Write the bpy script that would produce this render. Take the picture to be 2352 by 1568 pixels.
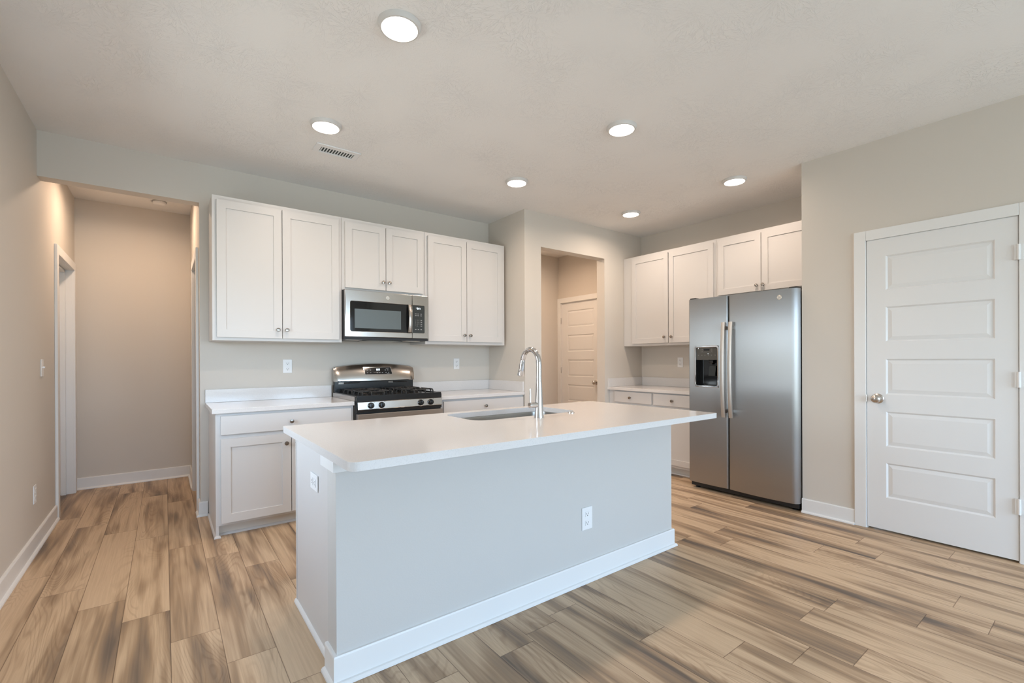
import bpy, bmesh, math, random
from mathutils import Vector, Matrix
random.seed(7)
for o in list(bpy.data.objects): bpy.data.objects.remove(o, do_unlink=True)
scene = bpy.context.scene
COL = scene.collection
PI = math.pi

# ------------------------------------------------------------------ camera
YAW, PITCH, ROLL = -0.645225, -0.001379, -0.004114
cam_d = bpy.data.cameras.new('camera')
cam = bpy.data.objects.new('camera', cam_d); COL.objects.link(cam)
fw = Vector((-math.sin(YAW)*math.cos(PITCH), math.cos(YAW)*math.cos(PITCH), math.sin(PITCH)))
rt = Vector((math.cos(YAW), math.sin(YAW), 0)); up = rt.cross(fw)
r2 = rt*math.cos(ROLL)+up*math.sin(ROLL); u2 = up*math.cos(ROLL)-rt*math.sin(ROLL)
M = Matrix((r2, u2, -fw)).transposed().to_4x4(); M.translation = Vector((-0.227685, -4.264916, 1.19068))
cam.matrix_world = M
cam_d.sensor_width = 36; cam_d.sensor_fit = 'HORIZONTAL'
cam_d.lens = 1060.5*36/2352; cam_d.shift_y = 42.474/2352
cam_d.clip_start = 0.02
scene.camera = cam

# ------------------------------------------------------------------ view, sky, daylight
vs = scene.view_settings
vs.view_transform = 'Standard'; vs.look = 'None'; vs.exposure = 0.09; vs.gamma = 1; vs.use_curve_mapping = False
SKY = 17.0; LAMP = 6.9
w = bpy.data.worlds.new('world'); scene.world = w; w.use_nodes = True
wn = w.node_tree.nodes; wl = w.node_tree.links
bg = wn['Background']; bg.inputs['Strength'].default_value = SKY
tcw = wn.new('ShaderNodeTexCoord'); sp = wn.new('ShaderNodeSeparateXYZ'); rmp = wn.new('ShaderNodeValToRGB')
wl.new(tcw.outputs['Generated'], sp.inputs[0]); wl.new(sp.outputs['Z'], rmp.inputs[0]); 
# added sky tint, warmer towards -x and bluer towards -y, to balance window light
mrx = wn.new('ShaderNodeMapRange'); mrx.inputs['From Min'].default_value = -.2; mrx.inputs['From Max'].default_value = -.8
wl.new(sp.outputs['X'], mrx.inputs['Value'])
mxw = wn.new('ShaderNodeMixRGB'); mxw.inputs[1].default_value = (.90, 1.01, 1.13, 1); mxw.inputs[2].default_value = (1.03, 1.0, .97, 1)
wl.new(mrx.outputs[0], mxw.inputs[0])
mlw = wn.new('ShaderNodeMixRGB'); mlw.blend_type = 'MULTIPLY'; mlw.inputs[0].default_value = 1
wl.new(rmp.outputs[0], mlw.inputs[1]); wl.new(mxw.outputs[0], mlw.inputs[2]); wl.new(mlw.outputs[0], bg.inputs['Color'])
e = rmp.color_ramp.elements
e[0].position = 0.0; e[0].color = (.30, .33, .32, 1)
e[1].position = 0.6; e[1].color = (.365, .505, .70, 1)
n_ = e.new(0.03); n_.color = (.505, .615, .71, 1)

YR = -7.6                      # rear wall of the living area
WINS = [(-0.35, 1.35, 0.35, 2.25), (1.75, 3.35, 0.06, 2.25)]      # windows in the rear wall x0 x1 z0 z1
for i, (a, b, c, d) in enumerate(WINS):
    L = bpy.data.lights.new('window_portal', 'AREA'); L.shape = 'RECTANGLE'; L.size = b-a; L.size_y = d-c
    L.cycles.is_portal = True
    lo = bpy.data.objects.new('window_portal', L); COL.objects.link(lo)
    lo.location = ((a+b)/2, YR-0.03, (c+d)/2); lo.rotation_euler = (PI/2, 0, 0); lo['kind'] = 'structure'
SIDE = (-2.35, -1.20, .85, 1.90)          # window in the left wall beside the camera: y0 y1 z0 z1
L = bpy.data.lights.new('window_portal', 'AREA'); L.shape = 'RECTANGLE'; L.size = SIDE[3]-SIDE[2]; L.size_y = SIDE[1]-SIDE[0]
L.cycles.is_portal = True
lo = bpy.data.objects.new('window_portal', L); COL.objects.link(lo)
lo.location = (-.93, (SIDE[0]+SIDE[1])/2, (SIDE[2]+SIDE[3])/2); lo.rotation_euler = (0, -PI/2, 0); lo['kind'] = 'structure'

# ------------------------------------------------------------------ materials
def newmat(name):
    m = bpy.data.materials.new(name); m.use_nodes = True
    return m, m.node_tree.nodes, m.node_tree.links, m.node_tree.nodes['Principled BSDF']
def simple(name, col, rough=.5, metal=0, spec=.5, bump=None, coat=0):
    m, n, l, p = newmat(name)
    p.inputs['Base Color'].default_value = (*col, 1); p.inputs['Roughness'].default_value = rough
    p.inputs['Metallic'].default_value = metal; p.inputs['Specular IOR Level'].default_value = spec
    if coat: p.inputs['Coat Weight'].default_value = coat; p.inputs['Coat Roughness'].default_value = .05
    if bump:
        sc, st = bump
        tc = n.new('ShaderNodeTexCoord'); nz = n.new('ShaderNodeTexNoise'); b = n.new('ShaderNodeBump')
        nz.inputs['Scale'].default_value = sc; nz.inputs['Detail'].default_value = 3
        b.inputs['Strength'].default_value = st; b.inputs['Distance'].default_value = .001
        l.new(tc.outputs['Object'], nz.inputs['Vector']); l.new(nz.outputs['Fac'], b.inputs['Height']); l.new(b.outputs[0], p.inputs['Normal'])
    return m
def emit(name, col, s):
    m, n, l, p = newmat(name)
    p.inputs['Base Color'].default_value = (0, 0, 0, 1)
    p.inputs['Emission Color'].default_value = (*col, 1); p.inputs['Emission Strength'].default_value = s
    return m
def steel(name, col, rough, axis, aniso=.0):
    m, n, l, p = newmat(name)
    tc = n.new('ShaderNodeTexCoord'); mp = n.new('ShaderNodeMapping'); nz = n.new('ShaderNodeTexNoise')
    s = [600, 600, 600]; s['xyz'.index(axis)] = 6
    mp.inputs['Scale'].default_value = s; nz.inputs['Scale'].default_value = 1; nz.inputs['Detail'].default_value = 2
    l.new(tc.outputs['Object'], mp.inputs[0]); l.new(mp.outputs[0], nz.inputs['Vector'])
    r = n.new('ShaderNodeMapRange'); r.inputs['To Min'].default_value = rough-.02; r.inputs['To Max'].default_value = rough+.02
    l.new(nz.outputs['Fac'], r.inputs['Value']); l.new(r.outputs[0], p.inputs['Roughness'])
    mx = n.new('ShaderNodeMixRGB'); mx.inputs[1].default_value = (*[c*.95 for c in col], 1); mx.inputs[2].default_value = (*col, 1)
    l.new(nz.outputs['Fac'], mx.inputs[0]); l.new(mx.outputs[0], p.inputs['Base Color'])
    p.inputs['Metallic'].default_value = 1
    if aniso:
        p.inputs['Anisotropic'].default_value = aniso
        tg = n.new('ShaderNodeTangent'); tg.direction_type = 'RADIAL'; tg.axis = 'Z'
        l.new(tg.outputs[0], p.inputs['Tangent'])
    return m

M_WALL = simple('greige_paint', (.655, .61, .55), .62, spec=.3, bump=(160, .25))
M_ISL = simple('greige_paint_cool_lit', (.60, .585, .56), .6, spec=.3, bump=(160, .25))  # same greige paint as the walls, cool daylight mixed into the colour
M_TRIM = simple('white_trim_paint', (.80, .80, .79), .38)
M_DOOR = simple('white_door_paint', (.78, .78, .775), .42, bump=(220, .12))
M_CAB = simple('white_cabinet_paint', (.65, .635, .62), .38)
M_TOE = simple('toe_kick_paint', (.70, .67, .62), .45)
M_NICK = simple('brushed_nickel', (.60, .56, .52), .25, 1)
M_KNOB = simple('satin_nickel_knob', (.34, .31, .28), .22, 1)  # satin nickel darkened: the reflected floor is put into the colour
M_CHROME = simple('chrome', (.68, .68, .69), .06, 1)
M_BLACK = simple('black_enamel', (.010, .010, .010), .22)
M_MATB = simple('black_cast_iron', (.02, .02, .02), .5)
M_GLASS = simple('black_glass', (.010, .011, .012), .06)
M_MWIN = simple('microwave_window_screen', (.105, .13, .135), .30, bump=(900, .2))
M_PANEL = simple('dark_control_panel', (.03, .035, .035), .25)
M_GREYP = simple('dark_grey_side_paint', (.014, .014, .015), .5)
M_DISP = simple('dispenser_grey', (.085, .08, .07), .35)
M_PLATE = simple('white_plastic', (.84, .84, .84), .35)
M_SLOT = simple('outlet_slot', (.10, .09, .085), .6)
M_DARK = simple('dark_void', (.10, .105, .105), .9)
M_RING = simple('light_trim_ring', (.66, .64, .62), .5)
M_LENS = simple('work_light_lens', (.75, .68, .60), .4)
M_MARK = simple('grey_print', (.42, .42, .42), .6)
M_MARKD = simple('dim_print', (.20, .20, .20), .6)
M_BADGE = simple('badge_silver', (.70, .66, .60), .3, 1)
M_STEEL = steel('stainless_steel', (.43, .425, .42), .37, 'y', 1.0)
M_STEELX = steel('stainless_steel_range', (.52, .485, .45), .20, 'x')
M_SINK = steel('stainless_sink', (.36, .345, .32), .28, 'x')
M_DIFF = emit('lamp_diffuser', (1, .93, .84), 14)
M_DIG = emit('display_digits', (.85, .95, 1), 3)
M_VENTD = simple('duct_dark', (.05, .06, .06), .8)

def quartz():
    m, n, l, p = newmat('white_quartz')
    tc = n.new('ShaderNodeTexCoord'); nz = n.new('ShaderNodeTexNoise'); nz.inputs['Scale'].default_value = 260; nz.inputs['Detail'].default_value = 2
    r = n.new('ShaderNodeValToRGB'); r.color_ramp.elements[0].position = .3; r.color_ramp.elements[0].color = (.67, .655, .64, 1)
    r.color_ramp.elements[1].position = .5; r.color_ramp.elements[1].color = (.73, .71, .695, 1)
    l.new(tc.outputs['Object'], nz.inputs['Vector']); l.new(nz.outputs['Fac'], r.inputs[0]); l.new(r.outputs[0], p.inputs['Base Color'])
    p.inputs['Roughness'].default_value = .13
    return m
M_QUARTZ = quartz()

def ceiling_mat():
    m, n, l, p = newmat('stomped_drywall_ceiling')
    p.inputs['Base Color'].default_value = (.875, .862, .845, 1); p.inputs['Roughness'].default_value = .85; p.inputs['Specular IOR Level'].default_value = .15
    tc = n.new('ShaderNodeTexCoord')
    def strokes(off, scale):
        mp = n.new('ShaderNodeMapping'); mp.inputs['Location'].default_value = (off, off*.7, 0); mp.inputs['Scale'].default_value = (scale, scale, 0)
        l.new(tc.outputs['Object'], mp.inputs[0])
        v = n.new('ShaderNodeTexVoronoi'); v.voronoi_dimensions = '2D'; v.inputs['Scale'].default_value = 1; v.inputs['Randomness'].default_value = .9
        l.new(mp.outputs[0], v.inputs['Vector'])
        sb = n.new('ShaderNodeVectorMath'); sb.operation = 'SUBTRACT'; l.new(mp.outputs[0], sb.inputs[0]); l.new(v.outputs['Position'], sb.inputs[1])
        s = n.new('ShaderNodeSeparateXYZ'); l.new(sb.outputs[0], s.inputs[0])
        at = n.new('ShaderNodeMath'); at.operation = 'ARCTAN2'; l.new(s.outputs['Y'], at.inputs[0]); l.new(s.outputs['X'], at.inputs[1])
        ma = n.new('ShaderNodeMath'); ma.operation = 'MULTIPLY'; ma.inputs[1].default_value = 4.5; l.new(at.outputs[0], ma.inputs[0])
        mr = n.new('ShaderNodeMath'); mr.operation = 'MULTIPLY'; mr.inputs[1].default_value = 2.2; l.new(v.outputs['Distance'], mr.inputs[0])
        cx = n.new('ShaderNodeCombineXYZ'); l.new(ma.outputs[0], cx.inputs[0]); l.new(mr.outputs[0], cx.inputs[1])
        sc_ = n.new('ShaderNodeSeparateColor'); l.new(v.outputs['Color'], sc_.inputs[0])
        mz = n.new('ShaderNodeMath'); mz.operation = 'MULTIPLY'; mz.inputs[1].default_value = 40; l.new(sc_.outputs[0], mz.inputs[0]); l.new(mz.outputs[0], cx.inputs[2])
        nz = n.new('ShaderNodeTexNoise'); nz.inputs['Scale'].default_value = 1.3; nz.inputs['Detail'].default_value = 3; nz.inputs['Distortion'].default_value = .4
        l.new(cx.outputs[0], nz.inputs['Vector'])
        a = n.new('ShaderNodeMath'); a.operation = 'SUBTRACT'; a.inputs[1].default_value = .5; l.new(nz.outputs['Fac'], a.inputs[0])
        b = n.new('ShaderNodeMath'); b.operation = 'ABSOLUTE'; l.new(a.outputs[0], b.inputs[0])
        r = n.new('ShaderNodeMapRange'); r.inputs['From Min'].default_value = 0; r.inputs['From Max'].default_value = .018; r.inputs['To Min'].default_value = 1; r.inputs['To Max'].default_value = 0
        l.new(b.outputs[0], r.inputs['Value'])
        return r.outputs[0]
    s1 = strokes(3.3, 3.2); s2 = strokes(11.7, 4.1)
    mk = n.new('ShaderNodeTexNoise'); mk.inputs['Scale'].default_value = 2.5; l.new(tc.outputs['Object'], mk.inputs['Vector'])
    mm = n.new('ShaderNodeMapRange'); mm.inputs['From Min'].default_value = .36; mm.inputs['From Max'].default_value = .70; l.new(mk.outputs['Fac'], mm.inputs['Value'])
    ad = n.new('ShaderNodeMath'); ad.operation = 'MAXIMUM'; l.new(s1, ad.inputs[0]); l.new(s2, ad.inputs[1])
    mu = n.new('ShaderNodeMath'); mu.operation = 'MULTIPLY'; l.new(ad.outputs[0], mu.inputs[0]); l.new(mm.outputs[0], mu.inputs[1])
    fn = n.new('ShaderNodeTexNoise'); fn.inputs['Scale'].default_value = 120; fn.inputs['Detail'].default_value = 3; l.new(tc.outputs['Object'], fn.inputs['Vector'])
    m2 = n.new('ShaderNodeMath'); m2.operation = 'MULTIPLY_ADD'; m2.inputs[1].default_value = .22; l.new(fn.outputs['Fac'], m2.inputs[0]); l.new(mu.outputs[0], m2.inputs[2])
    bp = n.new('ShaderNodeBump'); bp.inputs['Strength'].default_value = .55; bp.inputs['Distance'].default_value = .003
    l.new(m2.outputs[0], bp.inputs['Height']); l.new(bp.outputs[0], p.inputs['Normal'])
    return m
M_CEIL = ceiling_mat()

def plank_mat():
    m, n, l, p = newmat('vinyl_plank_oak')
    uv = n.new('ShaderNodeUVMap'); uv.uv_map = 'grain'
    ue = n.new('ShaderNodeUVMap'); ue.uv_map = 'edge'
    tn = n.new('ShaderNodeAttribute'); tn.attribute_name = 'tone'
    def noise(sx, sy, det=4, dist=0.0, rough=.5):
        mp = n.new('ShaderNodeMapping'); mp.inputs['Scale'].default_value = (sx, sy, 1); l.new(uv.outputs[0], mp.inputs[0])
        z = n.new('ShaderNodeTexNoise'); z.noise_dimensions = '2D'; z.inputs['Scale'].default_value = 1; z.inputs['Detail'].default_value = det
        z.inputs['Distortion'].default_value = dist; z.inputs['Roughness'].default_value = rough
        l.new(mp.outputs[0], z.inputs['Vector']); return z.outputs['Fac']
    def mr(v, a, b, c=0, d=1):
        r = n.new('ShaderNodeMapRange'); r.inputs['From Min'].default_value = a; r.inputs['From Max'].default_value = b
        r.inputs['To Min'].default_value = c; r.inputs['To Max'].default_value = d; l.new(v, r.inputs['Value']); return r.outputs[0]
    def math_(op, a, b):
        k = n.new('ShaderNodeMath'); k.operation = op
        for i, x in enumerate((a, b)):
            if isinstance(x, (int, float)): k.inputs[i].default_value = x
            else: l.new(x, k.inputs[i])
        return k.outputs[0]
    broad = noise(8, .9, 2, .3)          # soft dark streaks along each plank
    fine = noise(120, 3.0, 4, 0, .6)     # thin grain
    mid = noise(30, 1.2, 3, .6)
    # flowing grain: contour lines of a smooth stretched field
    fld = noise(5.5, .95, 2, .35, .35)
    ring = math_('MULTIPLY', fld, 46.0)
    ring = n_wave = math_('SINE', math_('MULTIPLY', ring, PI), 0)
    ring = mr(ring, .2, 1.0, 0, 1)
    amt = mr(noise(3, .6, 1), .46, .62, 0, 1)
    ring = math_('MULTIPLY', ring, amt)
    dk = math_('ADD', mr(broad, .42, .72, 0, .78), math_('MULTIPLY', tn.outputs['Fac'], .50))
    dk = math_('ADD', dk, mr(mid, .3, .75, -.22, .22))
    ramp = n.new('ShaderNodeValToRGB'); l.new(dk, ramp.inputs[0])
    el = ramp.color_ramp.elements
    el[0].position = .05; el[0].color = (.60, .445, .295, 1)
    el[1].position = 1.0; el[1].color = (.14, .108, .085, 1)
    k = el.new(.5); k.color = (.37, .255, .158, 1)
    def darken(col, f, c):
        x = n.new('ShaderNodeMixRGB'); x.blend_type = 'MULTIPLY'; l.new(f, x.inputs[0]); l.new(col, x.inputs[1]); x.inputs[2].default_value = (*c, 1); return x.outputs[0]
    c = darken(ramp.outputs[0], math_('MULTIPLY', ring, .42), (.62, .55, .50))
    c = darken(c, mr(fine, .35, .75, 0, .45), (.70, .64, .60))
    s = n.new('ShaderNodeSeparateXYZ'); l.new(ue.outputs[0], s.inputs[0])
    ed = math_('MINIMUM', s.outputs['X'], s.outputs['Y'])
    gap = mr(ed, .0006, .0022, .75, 0)
    c = darken(c, gap, (.25, .20, .17))
    l.new(c, p.inputs['Base Color'])
    p.inputs['Roughness'].default_value = .42; p.inputs['Specular IOR Level'].default_value = .35
    b = n.new('ShaderNodeBump'); b.inputs['Strength'].default_value = .35; b.inputs['Distance'].default_value = .0012
    h = math_('ADD', math_('MULTIPLY', fine, .25), mr(ed, 0, .003, 0, 1))
    l.new(h, b.inputs['Height']); l.new(b.outputs[0], p.inputs['Normal'])
    return m
M_FLOOR = plank_mat()

# ------------------------------------------------------------------ mesh helpers
class MB:
    def __init__(s): s.bm = bmesh.new()
    def poly(s, pts, smooth=False):
        f = s.bm.faces.new([s.bm.verts.new(p) for p in pts]); f.smooth = smooth; return f
    def box(s, x0, x1, y0, y1, z0, z1, bev=0, seg=2):
        x0, x1 = min(x0, x1), max(x0, x1); y0, y1 = min(y0, y1), max(y0, y1); z0, z1 = min(z0, z1), max(z0, z1)
        g = bmesh.ops.create_cube(s.bm, size=1)
        vv = g['verts']
        for v in vv: v.co = Vector((x0+(v.co.x+.5)*(x1-x0), y0+(v.co.y+.5)*(y1-y0), z0+(v.co.z+.5)*(z1-z0)))
        if bev:
            es = list({e for v in vv for e in v.link_edges})
            bmesh.ops.bevel(s.bm, geom=es, offset=bev, segments=seg, affect='EDGES', profile=.5)
        return s
    def grid(s, rows, smooth=True, close_u=False, close_v=False):
        R = [[s.bm.verts.new(p) for p in r] for r in rows]
        nu, nv = len(R), len(R[0])
        for i in range(nu if close_u else nu-1):
            for j in range(nv if close_v else nv-1):
                try:
                    f = s.bm.faces.new((R[i][j], R[(i+1) % nu][j], R[(i+1) % nu][(j+1) % nv], R[i][(j+1) % nv])); f.smooth = smooth
                except ValueError: pass
        return R
    def lathe(s, prof, c, axis=(0, 0, 1), n=32, smooth=True):
        A = Vector(axis).normalized(); U = A.orthogonal().normalized(); V = A.cross(U)
        rows = []
        for r, h in prof:
            rows.append([Vector(c)+A*h+(U*math.cos(2*PI*k/n)+V*math.sin(2*PI*k/n))*max(r, 1e-5) for k in range(n)])
        R = s.grid(rows, smooth, close_v=True)
        for ring, flip in ((R[0], True), (R[-1], False)):
            try: f = s.bm.faces.new(ring[::-1] if flip else ring); f.smooth = False
            except ValueError: pass
        return s
    def tube(s, pts, r, n=12, caps=True):
        pts = [Vector(p) for p in pts]; rs = r if isinstance(r, (list, tuple)) else [r]*len(pts)
        rows = []; U = None
        for i, p in enumerate(pts):
            t = (pts[min(i+1, len(pts)-1)]-pts[max(i-1, 0)]).normalized()
            if U is None: U = t.orthogonal().normalized()
            else: U = (U-t*U.dot(t)).normalized()
            V = t.cross(U)
            rows.append([p+(U*math.cos(2*PI*k/n)+V*math.sin(2*PI*k/n))*rs[i] for k in range(n)])
        R = s.grid(rows, True, close_v=True)
        if caps: s.bm.faces.new(R[0][::-1]); s.bm.faces.new(R[-1])
        return s
    def sweep(s, prof, path, N):
        """prof (a,b): a along side vector, b along up N; path list of points"""
        pts = [Vector(p) for p in path]; N = Vector(N); rows = []
        for i, p in enumerate(pts):
            t0 = (pts[i]-pts[i-1]).normalized() if i else (pts[1]-pts[0]).normalized()
            t1 = (pts[i+1]-pts[i]).normalized() if i < len(pts)-1 else t0
            s0 = t0.cross(N).normalized(); s1 = t1.cross(N).normalized()
            S = (s0+s1); S = S/max(S.dot(s0), 1e-6) if S.length > 1e-6 else s0
            rows.append([p+S*a+N*b for a, b in prof])
        R = s.grid(rows, False, close_v=True)
        s.bm.faces.new(R[0][::-1]); s.bm.faces.new(R[-1])
        return s
    def prism(s, outer, z0, z1, holes=(), axis='z', smooth=False):
        """polygon (a,b) extruded along an axis, with holes"""
        def P(a, b, z):
            return {'z': (a, b, z), 'y': (a, z, b), 'x': (z, a, b)}[axis]
        loops = [outer]+list(holes)
        for z in (z0, z1):
            es = []
            for lp in loops:
                vs_ = [s.bm.verts.new(P(a, b, z)) for a, b in lp]
                es += [s.bm.edges.new((vs_[i], vs_[(i+1) % len(vs_)])) for i in range(len(vs_))]
            bmesh.ops.triangle_fill(s.bm, edges=es, use_beauty=True, use_dissolve=False)
        for lp in loops:
            a = [s.bm.verts.new(P(*p, z0)) for p in lp]; b = [s.bm.verts.new(P(*p, z1)) for p in lp]
            for i in range(len(lp)):
                j = (i+1) % len(lp); f = s.bm.faces.new((a[i], a[j], b[j], b[i])); f.smooth = smooth
        return s

def rrect(x0, x1, y0, y1, r, n=6, rs=None):
    pts = []
    rr = rs or (r, r, r, r)
    for (cx, cy, a0, q) in ((x1, y1, 0, rr[0]), (x0, y1, 90, rr[1]), (x0, y0, 180, rr[2]), (x1, y0, 270, rr[3])):
        ccx = cx-q if cx == x1 else cx+q; ccy = cy-q if cy == y1 else cy+q
        if q < 1e-6: pts.append((cx, cy)); continue
        for k in range(n+1):
            a = math.radians(a0+90*k/n); pts.append((ccx+q*math.cos(a), ccy+q*math.sin(a)))
    return pts

def wloc(o):
    v = Vector((0, 0, 0))
    while o: v += o.location; o = o.parent
    return v
def build(name, mb, mat, parent=None, bevel=0, label=None, weld=True):
    bm = mb.bm
    if weld: bmesh.ops.remove_doubles(bm, verts=bm.verts, dist=1e-5)
    bmesh.ops.recalc_face_normals(bm, faces=bm.faces)
    if parent is not None:
        off = wloc(parent)
        for v in bm.verts: v.co -= off
    me = bpy.data.meshes.new(name); bm.to_mesh(me); bm.free()
    mats = mat if isinstance(mat, (list, tuple)) else [mat]
    for m in mats: me.materials.append(m)
    o = bpy.data.objects.new(name, me); COL.objects.link(o)
    if parent is not None: o.parent = parent
    if any(f.use_smooth for f in me.polygons):
        try: me.set_sharp_from_angle(angle=math.radians(40))
        except Exception: pass
    if bevel:
        b = o.modifiers.new('bevel', 'BEVEL'); b.width = bevel; b.segments = 2; b.limit_method = 'ANGLE'; b.angle_limit = math.radians(50)
    if label: o['label'] = label
    return o
def thing(name, label, cat, loc, group=None):
    o = bpy.data.objects.new(name, None); COL.objects.link(o); o.location = loc; o.empty_display_size = .05
    o['label'] = label; o['category'] = cat
    if group: o['group'] = group
    return o
def tag(o, label, cat, group=None):
    o['label'] = label; o['category'] = cat
    if group: o['group'] = group
    return o
def struct(name, mb, mat, **k):
    o = build(name, mb, mat, **k)
    if o.parent is None: o['kind'] = 'structure'
    return o
def copy_tree(o, parent=None):
    c = o.copy(); COL.objects.link(c)
    if parent is not None: c.parent = parent
    for ch in [x for x in bpy.data.objects if x.parent == o]: copy_tree(ch, c)
    return c
def paneled(mb, O, U, V, N, w, h, t, panels, rings):
    """slab whose front (towards N) has a column of panels sharing u0,u1; rings = (inset, depth)"""
    O, U, V, N = Vector(O), Vector(U), Vector(V), Vector(N)
    P = lambda u, v, d=0: O+U*u+V*v-N*d
    u0, u1 = panels[0][0], panels[0][1]
    q = lambda a, b, c, d: mb.poly((a, b, c, d))
    q(P(0, 0), P(u0, 0), P(u0, h), P(0, h)); q(P(u1, 0), P(w, 0), P(w, h), P(u1, h))
    ps = sorted(panels, key=lambda k: k[2]); cur = 0
    for (a, b, c, d) in ps:
        q(P(u0, cur), P(u1, cur), P(u1, c), P(u0, c)); cur = d
        prev = (0, 0)
        for (i1, d1) in rings:
            i0, d0 = prev
            A = [P(a+i0, c+i0, d0), P(b-i0, c+i0, d0), P(b-i0, d-i0, d0), P(a+i0, d-i0, d0)]
            B = [P(a+i1, c+i1, d1), P(b-i1, c+i1, d1), P(b-i1, d-i1, d1), P(a+i1, d-i1, d1)]
            for k in range(4): q(A[k], A[(k+1) % 4], B[(k+1) % 4], B[k])
            prev = (i1, d1)
        i, dd = prev
        q(P(a+i, c+i, dd), P(b-i, c+i, dd), P(b-i, d-i, dd), P(a+i, d-i, dd))
    q(P(u0, cur), P(u1, cur), P(u1, h), P(u0, h))
    q(P(0, 0, t), P(w, 0, t), P(w, h, t), P(0, h, t))
    C = [(0, 0), (w, 0), (w, h), (0, h)]
    for k in range(4):
        a, b = C[k], C[(k+1) % 4]; q(P(*a), P(*b), P(*b, t), P(*a, t))

ZC = 2.699
XL = -.888
# ------------------------------------------------------------------ the room
def build_floor():
    W = .1755; X0 = -.036; L = 1.2
    known = {0: -.94, -1: -1.84, -2: -1.52, -3: -1.265, -4: -.98, -5: -.67, 1: -1.215, 2: -1.54, 8: -3.03, 9: -3.30, 13: -3.41, 11: -3.63, 14: -3.708, 20: -3.634, 19: -3.222, 17: -3.11, 18: -3.371}
    bm = bmesh.new(); g = bm.loops.layers.uv.new('grain'); ed = bm.loops.layers.uv.new('edge'); tn = bm.faces.layers.float.new('tone')
    rnd = random.Random(21)
    for c in range(-12, 30):
        ph = known.get(c, rnd.uniform(-1.2, 0))
        x0 = X0+c*W; x1 = x0+W
        k0 = math.floor((-8.2-ph)/L)
        for k in range(k0, 9):
            y0 = ph+k*L; y1 = y0+L
            if y1 < YR or y0 > 2.4: continue
            tone = rnd.uniform(-.35, .55); ox, oy = rnd.uniform(0, 50), rnd.uniform(0, 50)
            fl = rnd.choice((1, -1))
            xm, ym = (x0+x1)/2, (y0+y1)/2
            # a small fan around the centre so distance to the edge is exact in the 'edge' map
            xs = [x0, x0+.004, x1-.004, x1]; ys = [y0, y0+.004, y1-.004, y1]
            vv = [[bm.verts.new((a, b, 0)) for b in ys] for a in xs]
            for i in range(3):
                for j in range(3):
                    f = bm.faces.new((vv[i][j], vv[i+1][j], vv[i+1][j+1], vv[i][j+1])); f[tn] = tone
                    for lp in f.loops:
                        x, y, _ = lp.vert.co
                        lp[g].uv = (ox+(x-xm)*fl, oy+(y-ym)*fl)
                        lp[ed].uv = (min(x-x0, x1-x), min(y-y0, y1-y))
    # slab below
    for z in (-.1,):
        f = bm.faces.new([bm.verts.new(p) for p in ((-2.2, YR, z), (5.2, YR, z), (5.2, 2.3, z), (-2.2, 2.3, z))])
    me = bpy.data.meshes.new('floor'); bm.to_mesh(me); bm.free(); me.materials.append(M_FLOOR)
    o = bpy.data.objects.new('floor', me); COL.objects.link(o); o['kind'] = 'structure'
build_floor()
b = MB(); b.box(-2.2, 5.2, YR-.15, 2.3, ZC, ZC+.12); struct('ceiling', b, M_CEIL)

T = .112
b = MB()      # left wall with a doorway in the hall
b.box(XL-T, XL, YR, SIDE[0], 0, ZC); b.box(XL-T, XL, SIDE[1], .65, 0, ZC); b.box(XL-T, XL, SIDE[0], SIDE[1], 0, SIDE[2]); b.box(XL-T, XL, SIDE[0], SIDE[1], SIDE[3], ZC); b.box(XL-T, XL, 1.43, 1.571+T, 0, ZC); b.box(XL-T, XL, .65, 1.43, 2.005, ZC)
struct('wall_left', b, M_WALL, weld=False)
b = MB()      # cabinet wall and the header over the hall opening
b.box(-.011, 2.662, 0, T, 0, ZC); b.box(XL, -.011, 0, T, 2.401, ZC)
struct('wall_back', b, M_WALL, weld=False)
b = MB(); b.box(XL, -.011, 1.571, 1.571+T, 0, ZC); struct('wall_hall_back', b, M_WALL)
b = MB(); b.box(-.011, -.011+T, .86, 1.571+T, 0, ZC); b.box(-.011, -.011+T, T, .19, 0, ZC); b.box(-.011, -.011+T, .19, .86, 2.02, ZC)
struct('wall_hall_right', b, M_WALL, weld=False)
b = MB()      # bumped-out wall with the cased-less opening
YB = -.642
b.box(2.662, 2.879, YB, YB+.117, 0, ZC); b.box(3.843, 4.522, YB, YB+.117, 0, ZC); b.box(2.879, 3.843, YB, YB+.117, 2.35, ZC)
b.box(2.662, 2.662+T, YB+.117, .80+T, 0, ZC)
struct('wall_opening', b, M_WALL, weld=False)
b = MB(); b.box(2.662+T, 4.449, .80, .80+T, 0, ZC); struct('wall_laundry_back', b, M_WALL)
b = MB(); b.box(4.449, 4.60, YB+.117, .0, 0, ZC); b.box(4.449, 4.60, .0, .74, 2.012, ZC); b.box(4.449, 4.60, .74, .80+T, 0, ZC)
struct('wall_laundry_right', b, M_WALL, weld=False)
b = MB(); b.box(4.522, 4.522+T, -2.757-T, YB, 0, ZC); struct('wall_right', b, M_WALL)
b = MB(); b.box(3.722+T, 4.522, -2.757-T, -2.757, 0, ZC)
b.box(3.722, 3.722+T, -3.166, -2.757, 0, ZC); b.box(3.722, 3.722+T, YR, -3.901, 0, ZC); b.box(3.722, 3.722+T, -3.901, -3.166, 2.014, ZC)
struct('wall_front_right', b, M_WALL, weld=False)
b = MB()      # rear wall with two windows
xs = [XL-T, WINS[0][0], WINS[0][1], WINS[1][0], WINS[1][1], 3.722+T]
for i in (0, 2, 4): b.box(xs[i], xs[i+1], YR-T, YR, 0, ZC)
for a, c_, z0, z1 in WINS: b.box(a, c_, YR-T, YR, 0, z0); b.box(a, c_, YR-T, YR, z1, ZC)
struct('wall_rear', b, M_WALL, weld=False)
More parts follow.
